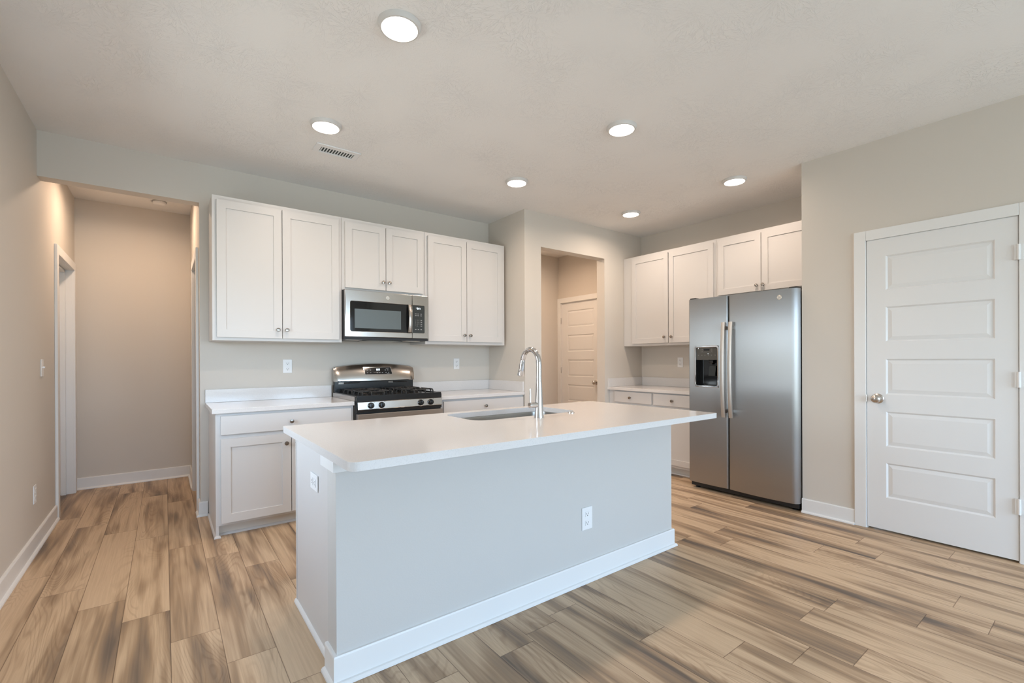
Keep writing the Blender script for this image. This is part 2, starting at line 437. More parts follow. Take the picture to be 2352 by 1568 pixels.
for i, (a, c_, z0, z1) in enumerate(WINS):
    b = MB(); f = .05
    b.box(a, a+f, YR-T, YR-.03, z0, z1); b.box(c_-f, c_, YR-T, YR-.03, z0, z1); b.box(a, c_, YR-T, YR-.03, z0, z0+f); b.box(a, c_, YR-T, YR-.03, z1-f, z1)
    m_ = (a+c_)/2; b.box(m_-.03, m_+.03, YR-T, YR-.03, z0, z1)
    struct('window_%d' % (i+1), b, M_TRIM, weld=False)
b = MB(); f = .05; y0, y1, z0, z1 = SIDE
b.box(XL-T, XL-.03, y0, y0+f, z0, z1); b.box(XL-T, XL-.03, y1-f, y1, z0, z1); b.box(XL-T, XL-.03, y0, y1, z0, z0+f); b.box(XL-T, XL-.03, y0, y1, z1-f, z1); b.box(XL-T+.01, XL-.04, y0, y1, 1.30, 1.34)
struct('window_3', b, M_TRIM, weld=False)
b = MB(); b.box(4.5, 4.6, -4.1, -2.95, 0, ZC); b.box(3.722+T, 4.5, -4.1, -4.0, 0, ZC); struct('wall_block_right_door', b, M_WALL, weld=False)  # unseen walls added behind the right door to stop sky light leaking under it
b = MB(); b.box(4.60, 5.19, .80, .9, 0, ZC); b.box(4.60, 5.19, -.35, -.25, 0, ZC); b.box(5.1, 5.19, -.25, .8, 0, ZC); struct('wall_block_passage_door', b, M_WALL, weld=False)  # added enclosure behind the passage door, keeps the sky light out
b = MB(); b.box(-2.2, -2.1, -.2, 2.3, 0, ZC); b.box(-2.2, XL-T, -.2, -.1, 0, ZC); b.box(-2.2, XL-T, 2.2, 2.3, 0, ZC); struct('wall_block_left_door', b, M_WALL, weld=False)  # unseen enclosure added behind the left hall door against sky light
b = MB(); b.box(1.3, 1.4, T, 1.8, 0, ZC); b.box(-.011+T, 1.4, 1.7, 1.8, 0, ZC); struct('wall_block_hall_doorway', b, M_WALL, weld=False)  # added walls closing off the sky behind the right hall doorway

# baseboards: board plus shoe moulding
BP = [(0, 0), (.027, 0), (.026, .008), (.021, .014), (.013, .016), (.013, .102), (.010, .108), (0, .108)]
def baseboard(name, path, closed=False, parent=None, prof=BP, mat=M_TRIM):
    b = MB(); b.sweep(prof, path, (0, 0, 1))
    return build(name, b, mat, parent) if parent else struct(name, b, mat)
# side vector of a path = t x up (to the right of travel)
baseboard('baseboard_left', [(XL, .575, 0), (XL, YR, 0)][::-1])
baseboard('baseboard_hall', [(XL, 1.571, 0), (-.011, 1.571, 0), (-.011, .93, 0)])
baseboard('baseboard_back', [(-.011, .12, 0), (-.011, 0, 0), (.035, 0, 0)][::1])
baseboard('baseboard_right', [(3.722, -2.757, 0), (3.722, -3.100, 0)])
baseboard('baseboard_rear_right', [(3.722, -3.97, 0), (3.722, YR, 0)])
baseboard('baseboard_opening', [(2.70, YB, 0), (2.879, YB, 0), (2.879, YB+.117, 0)])

def casing(name, axis, face, s, a0, a1, ztop, w=.07, t=.018, jamb=.10, recess=.02):
    """trim round an opening; axis = normal axis 'x', face = wall plane, s = side the trim stands on, a0<a1 = opening"""
    b = MB()
    f0, f1 = face, face+s*t
    b.box(f0, f1, a0-w, a0, 0, ztop+w, .003); b.box(f0, f1, a1, a1+w, 0, ztop+w, .003); b.box(f0, f1, a0, a1, ztop, ztop+w, .003)
    # jamb lining
    j = .012
    b.box(face-s*jamb, face+s*.004, a0-.008, a0+j-.008, 0, ztop); b.box(face-s*jamb, face+s*.004, a1-j+.008, a1+.008, 0, ztop); b.box(face-s*jamb, face+s*.004, a0, a1, ztop-j+.008, ztop+.008)
    return struct(name, b, M_TRIM, weld=False)
casing('trim_1', 'x', 3.722, -1, -3.897, -3.170, 2.010)
casing('trim_2', 'x', XL, 1, .648, 1.432, 2.008, jamb=.11)
casing('trim_3', 'x', -.011, -1, .195, .86, 2.012)
casing('trim_4', 'x', 4.449, -1, .004, .736, 2.010)

def knob_round(mb, c, N):
    mb.lathe([(.0, 0), (.033, 0), (.034, .004), (.030, .008), (.012, .010), (.011, .030), (.018, .034), (.027, .042), (.029, .052), (.026, .062), (.016, .069), (.0, .071)], c, N, 32)
RINGS = [(.010, .009), (.034, .003)]
def panel_door(name, O, U, N, w, h, u0, u1, zs, mat=M_DOOR):
    b = MB(); paneled(b, O, U, (0, 0, 1), N, w, h, .035, [(u0, u1, a-O[2], c-O[2]) for a, c in zs], RINGS)
    return struct(name, b, mat, weld=False)
ZS = [(.235, .472), (.585, .824), (.941, 1.183), (1.302, 1.539), (1.655, 1.890)]
d1 = panel_door('door_1', (3.712, -3.174, .014), (0, -1, 0), (-1, 0, 0), .719, 1.992, .106, .626, ZS)
b = MB(); knob_round(b, (3.712, -3.236, .910), (-1, 0, 0)); build('door_knob', b, M_NICK, d1)
b = MB(); b.box(3.705, 3.713, -3.176, -3.171, .885, .935); build('strike_plate', b, M_NICK, d1)
for zc in (1.797, 1.062, .329):
    b = MB(); b.tube([(3.699, -3.897, zc-.045), (3.699, -3.897, zc+.045)], .0075, 12); b.box(3.7005, 3.711, -3.915, -3.880, zc-.044, zc+.044)
    build('hinge', b, M_TRIM, d1)
# the white door with the pantry in the side passage
d2 = panel_door('door_2', (4.460, .732, .014), (0, -1, 0), (-1, 0, 0), .724, 1.992, .118, .63, ZS)
b = MB(); knob_round(b, (4.460, .058, .872), (-1, 0, 0)); build('door_knob', b, M_NICK, d2)
for zc in (1.75, 1.03, .33):
    b = MB(); b.tube([(4.443, .738, zc-.045), (4.443, .738, zc+.045)], .008, 10); build('hinge', b, M_NICK, d2)
# closed door in the left hall wall
d3 = panel_door('door_3', (XL-.078, .655, .014), (0, 1, 0), (1, 0, 0), .765, 1.985, .11, .65, ZS)
b = MB(); b.box(XL-.078, XL-.045, 1.405, 1.424, 0, 1.998); b.box(XL-.078, XL-.045, .656, .675, 0, 1.998); b.box(XL-.078, XL-.045, .656, 1.424, 1.98, 1.998); struct('trim_5', b, M_TRIM, weld=False)
for zc in (1.74, 1.03, .25):
    b = MB(); b.box(XL-.079, XL-.0765, .66, .69, zc-.045, zc+.045); build('hinge', b, M_NICK, d3)

# ------------------------------------------------------------------ ceiling lights
def ceiling_light(x, y, label, vis=True, k=1.0, grp='recessed ceiling lights of the kitchen'):
    t = thing('ceiling_light', label, 'ceiling light', (x, y, ZC), grp)
    b = MB(); b.lathe([(.074, -.006), (.080, -.022), (.088, -.020), (.096, -.004), (.096, 0)], (x, y, ZC), (0, 0, 1), 48)
    build('trim_ring', b, M_RING, t)
    b = MB(); b.lathe([(.0, -.024), (.05, -.0235), (.072, -.022), (.075, -.016)], (x, y, ZC), (0, 0, 1), 48)
    build('diffuser', b, M_DIFF, t)
    L = bpy.data.lights.new('lamp', 'AREA'); L.shape = 'DISK'; L.size = .15; L.energy = LAMP*k; L.color = (1, .785, .63) if grp.startswith('recessed ceiling') else (1, .71, .50); L.spread = math.radians(165)
    lo = bpy.data.objects.new('lamp', L); COL.objects.link(lo); lo.location = (0, 0, -.03); lo.parent = t
    return t
ceiling_light(.625, -2.30, 'round glowing recessed ceiling light nearest the camera, largest in view')
ceiling_light(.605, -1.185, 'round glowing recessed ceiling light beside the white air vent')
ceiling_light(2.158, -2.293, 'round glowing recessed ceiling light above the island faucet end')
ceiling_light(2.163, -1.166, 'round glowing recessed ceiling light in front of the right wall cabinets beside the bump-out')
ceiling_light(3.633, -1.190, 'round glowing recessed ceiling light nearest the far right corner of the ceiling, smallest in view')
ceiling_light(3.628, -2.280, 'round glowing recessed ceiling light over the refrigerator side, farthest right')
ceiling_light(-.45, .70, 'round recessed ceiling light inside the hall behind the header', k=1.4, grp='recessed lights outside the kitchen')
ceiling_light(3.5, .15, 'round recessed ceiling light in the side passage behind the opening', k=2.0, grp='recessed lights outside the kitchen')

# ceiling air vent
t = thing('air_vent', 'white rectangular ceiling air vent with dark slots beside a recessed light', 'air vent', (.775, -.838, ZC))
b = MB(); O_ = [(.622, -.909), (.927, -.909), (.927, -.768), (.622, -.768)]; H_ = [(.662, -.866), (.893, -.866), (.893, -.786), (.662, -.786)]
b.prism(O_, ZC-.009, ZC-.0005, [H_]); build('frame', b, M_PLATE, t, bevel=.002)
b = MB(); b.box(.655, .900, -.873, -.779, ZC-.0012, ZC-.0004); build('backing', b, M_VENTD, t)
for k in range(12):
    x = .672+k*.0192
    b = MB(); b.poly([(x-.003, -.866, ZC-.0018), (x+.001, -.866, ZC-.008), (x+.001, -.786, ZC-.008), (x-.003, -.786, ZC-.0018)]); b.poly([(x-.002, -.866, ZC-.0018), (x+.002, -.866, ZC-.008), (x+.002, -.786, ZC-.008), (x-.002, -.786, ZC-.0018)][::-1])
    build('slat', b, M_PLATE, t)
# smoke alarm in the hall
t = thing('smoke_alarm', 'small round white smoke alarm on the hall ceiling', 'smoke alarm', (-.26, 1.235, ZC))
b = MB(); b.lathe([(.058, -.001), (.058, -.008), (0.0, -.008)], (-.26, 1.235, ZC), (0, 0, 1), 32); build('base', b, M_MARK, t)
b = MB(); b.lathe([(.052, -.0085), (.052, -.026), (.042, -.034), (0, -.035)], (-.26, 1.235, ZC), (0, 0, 1), 32); build('cover', b, M_PLATE, t)

# ------------------------------------------------------------------ outlets and switches
def local(O, U, N):
    O, U, N = Vector(O), Vector(U), Vector(N); V = Vector((0, 0, 1))
    return lambda u, v, d=0: O+U*u+V*v+N*d
def lbox(mb, F, u0, u1, v0, v1, d0, d1, bev=0):
    g = bmesh.ops.create_cube(mb.bm, size=1)['verts']
    for v in g:
        v.co = F(u0+(v.co.x+.5)*(u1-u0), v0+(v.co.y+.5)*(v1-v0), d0+(v.co.z+.5)*(d1-d0))
    if bev: bmesh.ops.bevel(mb.bm, geom=list({e for v in g for e in v.link_edges}), offset=bev, segments=2, affect='EDGES', profile=.5)
def outlet(c, U, N, label, w=.070, h=.114, grp='white wall outlets', flat=False):
    t = thing('wall_outlet', label, 'outlet', c, grp); F0 = local(c, U, N)
    F = (lambda u, v, d=0: F0(v, u, d)) if flat else F0
    b = MB(); lbox(b, F, -w/2, w/2, -h/2, h/2, .0003, .005, .002); build('cover_plate', b, M_PLATE, t)
    for s in (1, -1):
        b = MB(); lbox(b, F, -.0165, .0165, s*.0235-.0135, s*.0235+.0135, .0052, .0072, .001); r = build('receptacle', b, M_PLATE, t)
        b = MB()
        lbox(b, F, -.0085, -.0060, s*.0235-.002, s*.0235+.007, .0071, .0074); lbox(b, F, .0060, .0085, s*.0235-.001, s*.0235+.007, .0071, .0074)
        lbox(b, F, -.0025, .0025, s*.0235-.0095, s*.0235-.0045, .0071, .0074)
        build('slots', b, M_SLOT, r)
outlet((.604, 0, 1.140), (1, 0, 0), (0, -1, 0), 'white duplex outlet on the wall above the left counter, left of the range')
outlet((2.244, 0, 1.146), (1, 0, 0), (0, -1, 0), 'white duplex outlet on the wall right of the range, below the right wall cabinets')
outlet((4.522, -1.182, 1.148), (0, -1, 0), (-1, 0, 0), 'white duplex outlet on the wall just left of the refrigerator')
outlet((1.581, -2.523, .337), (1, 0, 0), (0, -1, 0), 'white duplex outlet low on the front of the island', w=.078, h=.120)
outlet((.2893, -2.158, .666), (0, -1, 0), (-1, 0, 0), 'white duplex outlet set sideways high on the left end panel of the island', flat=True)
outlet((XL, -.122, .352), (0, 1, 0), (1, 0, 0), 'white duplex outlet low on the left wall near the baseboard')
t = thing('light_switch', 'white toggle light switch on the left wall before the hall', 'light switch', (XL, .115, 1.146)); F = local((XL, .115, 1.146), (0, 1, 0), (1, 0, 0))
b = MB(); lbox(b, F, -.035, .035, -.057, .057, .0003, .005, .002); build('cover_plate', b, M_PLATE, t)
b = MB(); lbox(b, F, -.005, .005, -.002, .010, .005, .017, .001); build('toggle', b, M_PLATE, t)

# ------------------------------------------------------------------ cabinets
def cab_knob(F, u, v, parent):
    b = MB(); A = F(0, 0, 1)-F(0, 0, 0)
    b.lathe([(.0075, 0), (.006, .004), (.0055, .014), (.010, .018), (.0145, .021), (.015, .025), (.0135, .028), (.006, .0295), (0, .0297)], F(u, v, 0), A, 24)
    build('knob', b, M_KNOB, parent)
def shaker(parent, F, u0, u1, v0, v1, kn=None):
    """door standing on plane d=0..0.019 of frame F"""
    b = MB(); O = F(u0, v0, .019); U = F(1, 0, 0)-F(0, 0, 0); N = F(0, 0, 1)-F(0, 0, 0)
    w, h = u1-u0, v1-v0; r = .057
    paneled(b, O, U, (0, 0, 1), N, w, h, .0188, [(r, w-r, r, h-r)], [(.0005, .008)])
    d = build('door', b, M_CAB, parent, bevel=.0012)
    if kn: cab_knob(lambda u, v, dd=0: F(u, v, dd+.019), kn[0], kn[1], d)
    return d
def drawer(parent, F, u0, u1, v0, v1, kn):
    b = MB(); lbox(b, F, u0, u1, v0, v1, .0003, .019, .002); d = build('drawer', b, M_CAB, parent)
    cab_knob(lambda u, v, dd=0: F(u, v, dd+.019), kn[0], kn[1], d)
# back wall uppers: frame F with plane y=-.329
FU = local((0, -.329, 0), (1, 0, 0), (0, -1, 0))
def upper(x0, x1, z0, label, doors):
    t = thing('wall_cabinet', label, 'cabinet', ((x0+x1)/2, -.16, z0), 'white shaker wall cabinets')
    b = MB(); b.box(x0+.001, x1-.001, -.329, -.001, z0, 2.384); build('body', b, M_CAB, t, bevel=.001)
    for u0, u1, v0, v1, kn in doors: shaker(t, FU, u0, u1, v0, v1, kn)
upper(.046, .958, 1.337, 'large white double-door wall cabinet left of the microwave', [(.074, .5, 1.360, 2.352, (.470, 1.424)), (.505, .931, 1.360, 2.352, (.532, 1.424))])
upper(.958, 1.719, 1.779, 'short white double-door wall cabinet above the microwave', [(.982, 1.3325, 1.800, 2.352, (1.305, 1.868)), (1.3375, 1.694, 1.800, 2.352, (1.362, 1.868))])
upper(1.719, 2.637, 1.337, 'white double-door wall cabinet right of the microwave', [(1.745, 2.162, 1.366, 2.352, (2.130, 1.428)), (2.167, 2.596, 1.366, 2.352, (2.198, 1.428))])
# right wall uppers: plane x=4.184
FR = local((4.184, 0, 0), (0, -1, 0), (-1, 0, 0))
def upper_r(y0, y1, z0, label, doors):
    t = thing('wall_cabinet', label, 'cabinet', (4.35, -(y0+y1)/2, z0), 'white shaker wall cabinets')
    b = MB(); b.box(4.184, 4.521, -y1+.001, -y0-.001, z0, 2.384); build('body', b, M_CAB, t, bevel=.001)
    for u0, u1, v0, v1, kn in doors: shaker(t, FR, u0, u1, v0, v1, kn)
upper_r(.645, 1.806, 1.340, 'white double-door wall cabinet in the right corner beside the refrigerator', [(.775, 1.262, 1.366, 2.352, (1.222, 1.430)), (1.272, 1.782, 1.366, 2.352, (1.312, 1.430))])
upper_r(1.806, 2.752, 1.795, 'short white double-door wall cabinet above the refrigerator', [(1.832, 2.2455, 1.815, 2.352, (2.212, 1.868)), (2.2505, 2.722, 1.815, 2.352, (2.270, 1.868))])

def toe(parent, x0, x1, y0, y1, z1=.080):
    b = MB(); b.box(x0, x1, y0, y1, .001, z1); build('toe_kick', b, M_TOE, parent)
ZB = .8355
FB = local((0, -.610, 0), (1, 0, 0), (0, -1, 0))
t = thing('base_cabinet', 'white base cabinet left of the range, wide drawer over two doors', 'cabinet', (.5, -.3, 0), 'white shaker base cabinets')
b = MB(); b.box(.042, .958, -.610, -.001, .080, ZB); b.box(.042, .060, -.610, -.001, .001, .080); build('body', b, M_CAB, t, bevel=.001, weld=False)
toe(t, .061, .957, -.556, -.53)
b = MB(); b.sweep([(0, 0), (.011, 0), (.010, .008), (.006, .014), (0, .016)], [(.957, -.556, .001), (.060, -.556, .001), (.060, -.611, .001), (.042, -.611, .001), (.042, -.016, .001)][::-1], (0, 0, 1)); build('shoe_moulding', b, M_CAB, t)
drawer(t, FB, .071, .938, .690, .817, (.505, .752))
shaker(t, FB, .071, .503, .098, .662, (.470, .596)); shaker(t, FB, .508, .938, .098, .662, (.541, .596))
t = thing('base_cabinet', 'white base cabinet right of the range against the bumped-out wall', 'cabinet', (2.2, -.3, 0), 'white shaker base cabinets')
b = MB(); b.box(1.722, 2.660, -.610, -.001, .080, ZB); build('body', b, M_CAB, t, bevel=.001)
toe(t, 1.724, 2.659, -.556, -.53)
drawer(t, FB, 1.752, 2.652, .690, .817, (2.190, .756))
shaker(t, FB, 1.752, 2.198, .098, .662, (2.165, .596)); shaker(t, FB, 2.204, 2.652, .098, .662, (2.237, .596))
FBR = local((3.918, 0, 0), (0, -1, 0), (-1, 0, 0))
t = thing('base_cabinet', 'white base cabinet between the opening and the refrigerator, two drawers on top', 'cabinet', (4.2, -1.2, 0), 'white shaker base cabinets')
b = MB(); b.box(3.918, 4.521, -1.800, -.644, .080, ZB); build('body', b, M_CAB, t, bevel=.001)
toe(t, 3.972, 3.99, -1.799, -.645)
b = MB(); b.sweep([(0, 0), (.011, 0), (.010, .008), (.006, .014), (0, .016)], [(3.972, -.645, .001), (3.972, -1.799, .001)], (0, 0, 1)); build('shoe_moulding', b, M_CAB, t)
drawer(t, FBR, .735, 1.238, .703, .822, (.965, .760)); drawer(t, FBR, 1.262, 1.775, .703, .822, (1.495, .760))
shaker(t, FBR, .735, 1.238, .107, .675, (1.20, .610)); shaker(t, FBR, 1.262, 1.775, .107, .675, (1.30, .610))

# ------------------------------------------------------------------ counters
def counter(label, poly, splash, loc):
    t = thing('countertop', label, 'countertop', loc, 'white quartz countertops on the wall runs')
    b = MB(); b.prism(poly, ZB+.0005, .866); build('slab', b, M_QUARTZ, t, bevel=.002)
    for s in splash:
        b = MB(); b.box(*s, .8665, .967); build('backsplash', b, M_QUARTZ, t, bevel=.0015)
counter('white quartz countertop with short backsplash left of the range', [(.021, -.637), (.959, -.637), (.959, -.001), (.021, -.001)], [(.021, .957, -.022, -.001)], (.5, -.3, ZB))
counter('white quartz countertop with corner backsplash right of the range', [(1.721, -.637), (2.661, -.637), (2.661, -.001), (1.721, -.001)], [(1.723, 2.641, -.022, -.001), (2.641, 2.661, -.630, -.001)], (2.2, -.3, ZB))
counter('white quartz countertop with corner backsplash left of the refrigerator', [(3.885, -1.803), (4.521, -1.803), (4.521, -.643), (3.885, -.643)], [(4.501, 4.521, -1.803, -.664), (3.890, 4.521, -.6635, -.643)], (4.2, -1.2, ZB))

# ------------------------------------------------------------------ island
t = thing('kitchen_island', 'kitchen island base with pale grey half wall, white end panel and white baseboard', 'kitchen island', (1.31, -2.15, 0))
b = MB(); b.prism([(.295, -2.413), (2.335, -2.413), (2.335, -1.800), (.295, -1.800)], .001, ZB, [[(1.03, -2.30), (1.89, -2.30), (1.89, -1.815), (1.03, -1.815)]]); build('cabinet_body', b, M_CAB, t)
b = MB(); b.box(.290, .2945, -2.410, -1.800, .012, ZB-.001); b.box(.288, .2945, -1.816, -1.799, .012, ZB-.001); build('end_panel', b, M_CAB, t, weld=False)
b = MB(); b.box(.272, 2.352, -2.523, -2.4135, .001, ZB-.0005); build('half_wall', b, M_ISL, t, bevel=.002)
b = MB(); b.sweep(BP, [(.272, -2.414, .001), (.272, -2.523, .001), (2.352, -2.523, .001), (2.352, -2.414, .001)], (0, 0, 1)); build('baseboard', b, M_TRIM, t)
b = MB(); b.sweep([(0, 0), (.012, 0), (.011, .008), (.007, .015), (0, .017)], [(.290, -1.800, .001), (.290, -2.413, .001)], (0, 0, 1)); build('shoe_moulding', b, M_TRIM, t)
b = MB(); b.sweep([(0, 0), (.012, 0), (.012, .055), (0, .055)], [(.272, -2.36, .780), (.272, -2.523, .780), (2.352, -2.523, .780), (2.352, -2.36, .780)], (0, 0, 1)); build('apron_trim', b, M_TRIM, t, bevel=.001)
for (u0, u1) in ((.32, .95), (.96, 1.94), (1.95, 2.32)):
    shaker(t, local((0, -1.800, 0), (1, 0, 0), (0, 1, 0)), u0, u1, .10, .82)

t = thing('island_countertop', 'large white quartz island countertop with a sink cut-out', 'countertop', (1.32, -2.28, ZB))
SX0, SX1, SY0, SY1 = 1.085, 1.835, -2.212, -1.838
b = MB(); b.prism(rrect(.238, 2.408, -2.798, -1.763, .02, 6, (.012, .012, .03, .008)), ZB+.0005, .866, [rrect(SX0, SX1, SY0, SY1, .075, 10)])
build('slab', b, M_QUARTZ, t, bevel=.0018)

t = thing('kitchen_sink', 'stainless steel undermount sink set in the island countertop', 'sink', (1.46, -2.02, .62))
b = MB()
prof = [(-.018, ZB-.0003), (.006, ZB-.0003), (.008, ZB-.01), (.014, .66), (.026, .630), (.05, .618)]
rows = [[(x, y, z) for x, y in rrect(SX0-.004+i, SX1+.004-i, SY0-.004+i, SY1+.004-i, max(.079-i*.6, .03), 8)] for i, z in prof]
R = b.grid(rows, True, close_v=True); b.bm.faces.new(R[-1])
build('basin', b, M_SINK, t)
b = MB(); b.lathe([(.045, .0005), (.040, .004), (.030, .002), (0, .001)], (1.46, -2.02, .618), (0, 0, 1), 24); build('drain', b, M_CHROME, t)

FX_, FY_ = 1.446, -2.291
t = thing('faucet', 'tall chrome gooseneck pull-down faucet on the island countertop', 'faucet', (FX_, FY_, .866))
b = MB(); b.lathe([(.0275, .0005), (.0275, .004), (.026, .010), (.022, .08), (.0185, .150), (.0165, .199), (.0, .199)], (FX_, FY_, .866), (0, 0, 1), 32); build('body', b, M_CHROME, t)
b = MB(); pts = [(FX_, FY_, 1.066), (FX_, FY_, 1.10), (FX_, FY_, 1.155)]
R_ = .074
for k in range(1, 21):
    a = PI-(PI*.93)*k/20
    pts.append((FX_, FY_+R_+R_*math.cos(a), 1.165+.082*math.sin(a)))
b.tube(pts, [.0152]*3+[.0152-.0012*k/20 for k in range(1, 21)], 20); build('gooseneck', b, M_CHROME, t)
e = Vector(pts[-1]); dv = (Vector(pts[-1])-Vector(pts[-2])).normalized(); dv = Vector((0, .20, -1)).normalized()
b = MB(); b.lathe([(.0145, 0), (.015, .004), (.0175, .05), (.0205, .088), (.019, .092), (0, .092)], e-dv*.002, dv, 28); build('spray_head', b, M_CHROME, t)
b = MB(); b.tube([(FX_-.012, FY_, .937), (FX_-.062, FY_, .937), (FX_-.070, FY_, .937)], [.0155, .0155, .014], 20); h = build('handle_barrel', b, M_CHROME, t)
b = MB(); b.tube([(FX_-.061, FY_, .944), (FX_-.061, FY_+.003, 1.028)], .0042, 10); build('lever', b, M_CHROME, t)
b = MB(); b.lathe([(.021, .0004), (.021, .003), (.016, .006), (.004, .0065), (0, .0065)], (1.735, -2.250, .866), (0, 0, 1), 24)
tag(build('hole_cover', b, M_CHROME), 'small round chrome hole cover on the island countertop right of the faucet', 'hole cover')

# ------------------------------------------------------------------ text
def text_mb(s, h, F, u, v, d, align='CENTER', th=.0003):
    cu = bpy.data.curves.new('t', 'FONT'); cu.body = s; cu.size = h; cu.align_x = align; cu.extrude = 0
    ob = bpy.data.objects.new('t', cu); COL.objects.link(ob)
    me = bpy.data.meshes.new_from_object(ob.evaluated_get(bpy.context.evaluated_depsgraph_get()))
    mb = MB(); mb.bm.from_mesh(me)
    for w_ in mb.bm.verts: w_.co = F(u+w_.co.x, v+w_.co.y, d)
    bpy.data.objects.remove(ob); bpy.data.curves.remove(cu); bpy.data.meshes.remove(me)
    return mb
def merge(a, b):
    me = bpy.data.meshes.new('x'); b.bm.to_mesh(me); a.bm.from_mesh(me); bpy.data.meshes.remove(me); b.bm.free()
def seven(mb, s, h, F, u, v, d):
    """seven-segment digits"""
    w_ = h*.52; tk = h*.13; S = {'8': 'abcdefg', '2': 'abged', '1': 'bc', '6': 'afgedc', ':': ':'}
    for ch in s:
        if ch == ':':
            for vv in (.3, .62): lbox(mb, F, u, u+tk, v+h*vv, v+h*vv+tk, d, d+.0004)
            u += tk*2.2; continue
        seg = {'a': (0, w_, h-tk, h), 'g': (0, w_, h/2-tk/2, h/2+tk/2), 'd': (0, w_, 0, tk), 'f': (0, tk, h/2, h), 'b': (w_-tk, w_, h/2, h), 'e': (0, tk, 0, h/2), 'c': (w_-tk, w_, 0, h/2)}
        for k in S[ch]:
            a, b_, c, e_ = seg[k]; lbox(mb, F, u+a, u+b_, v+c, v+e_, d, d+.0004)
        u += w_+tk*1.6
def badge(parent, F, u, v, d, r):
    A = F(0, 0, 1)-F(0, 0, 0)
    b = MB(); b.lathe([(r, 0), (r, .002), (r*.93, .003), (r*.90, .0022), (0, .0022)], F(u, v, d), A, 32); g = build('badge', b, M_BADGE, parent)
    b = MB()
    # flowing script strokes and four rim curls
    for k in range(4):
        a0 = k*PI/2+.3
        b.tube([F(u+r*.74*math.cos(a0+x*.9), v+r*.74*math.sin(a0+x*.9), d+.003) if x < .8 else F(u+r*.55*math.cos(a0+x*.9), v+r*.55*math.sin(a0+x*.9), d+.003) for x in (0, .25, .5, .75, 1)], r*.045, 6)
    for ox in (-.22, .2):
        b.tube([F(u+r*(ox+.2*math.cos(q)), v+r*(.05+.24*math.sin(q)), d+.003) for q in [x*.5 for x in range(1, 12)]], r*.05, 6)
        b.tube([F(u+r*(ox+.17), v+r*.1, d+.003), F(u+r*(ox+.12), v-r*.35, d+.003), F(u+r*(ox-.12), v-r*.42, d+.003)], r*.05, 6)
    build('script', b, M_MARK, g)

# ------------------------------------------------------------------ microwave
FM = local((0, -.400, 0), (1, 0, 0), (0, -1, 0))
t = thing('microwave', 'stainless steel over-the-range microwave under the short wall cabinet', 'microwave', (1.338, -.2, 1.36))
b = MB(); b.box(.961, 1.717, -.372, -.004, 1.362, 1.777); build('body', b, M_GREYP, t, bevel=.002)
b = MB()
ol = [(.963, 1.385), (1.5575, 1.385), (1.5575, 1.773), (.963, 1.773)]
hl = rrect(1.005, 1.5535, 1.432, 1.682, .012, 4, (0.0001, .012, .012, 0.0001))
b.prism(ol, -.401, -.374, [hl], axis='y'); d = build('door', b, M_STEELX, t, bevel=.003)
b = MB(); lbox(b, FM, 1.006, 1.5525, 1.433, 1.681, -.022, -.003, .001); build('door_glass', b, M_GLASS, d)
b = MB(); lbox(b, FM, 1.042, 1.452, 1.459, 1.620, -.0032, -.0022); build('window_screen', b, M_MWIN, d)
b = MB(); lbox(b, FM, .962, .968, 1.39, 1.768, -.02, .002, .001); build('edge_trim', b, M_CHROME, d)
# bowed vertical handle
b = MB(); rows = []
for k in range(13):
    v = 1.436+(1.681-1.436)*k/12; q = 1-((k-6)/6)**2; dd = .012+.018*q
    rows.append([FM(1.513+a, v, dd+c) for a, c in ((0, 0), (.004, .006), (.016, .009), (.030, .006), (.034, 0), (.030, -.006), (.004, -.006))])
R = b.grid(rows, True, close_v=True); b.bm.faces.new(R[0]); b.bm.faces.new(R[-1])
lbox(b, FM, 1.516, 1.544, 1.437, 1.456, -.002, .014); lbox(b, FM, 1.516, 1.544, 1.661, 1.680, -.002, .014)
build('handle', b, M_STEELX, d)
badge(t, FM, 1.328, 1.729, .0022, .0165)
b = MB(); b.prism([(1.5595, 1.385), (1.717, 1.385), (1.717, 1.773), (1.5595, 1.773)], -.401, -.374, [rrect(1.561, 1.679, 1.432, 1.683, .008, 4)], axis='y'); c = build('control_panel', b, M_STEELX, t, bevel=.002)
b = MB(); lbox(b, FM, 1.562, 1.678, 1.433, 1.682, -.022, -.0015, .001); k_ = build('keypad', b, M_PANEL, c)
b = MB(); seven(b, '8:21', .0145, FM, 1.607, 1.648, -.0012); lbox(b, FM, 1.597, 1.6, 1.658, 1.661, -.0012, -.0008); build('clock_display', b, M_DIG, c)
b = MB()
for r, vv in enumerate((1.604, 1.588)):
    for u in (1.585, 1.609, 1.638): lbox(b, FM, u, u+.016, vv, vv+.0045, -.0014, -.0010)
build('function_markings', b, M_MARK, k_, weld=False)
b = MB()
for r in range(4):
    for q in range(3):
        s_ = '123456789*0-'[r*3+q]
        merge(b, text_mb(s_, .0125, FM, 1.589+q*.0175, 1.545-r*.0175, -.0011))
    lbox(b, FM, 1.640, 1.655, 1.5475-r*.0175, 1.5515-r*.0175, -.0014, -.0010)
build('number_keys', b, M_MARK, k_, weld=False)
b = MB()
for u in (1.585, 1.612, 1.639): lbox(b, FM, u, u+.014, 1.462, 1.468, -.0014, -.0010)
build('light_and_vent_markings', b, M_MARK, k_, weld=False)
b = MB(); lbox(b, FM, .962, 1.716, 1.362, 1.384, -.028, -.010); build('bottom_grille', b, M_GREYP, t)
b = MB(); b.box(1.165, 1.47, -.36, -.10, 1.358, 1.3615); build('grease_filter', b, M_GLASS, t)
for x in (.985, 1.52):
    b = MB(); b.box(x, x+.13, -.365, -.27, 1.3585, 1.3615); build('work_light_lens', b, M_LENS, t)

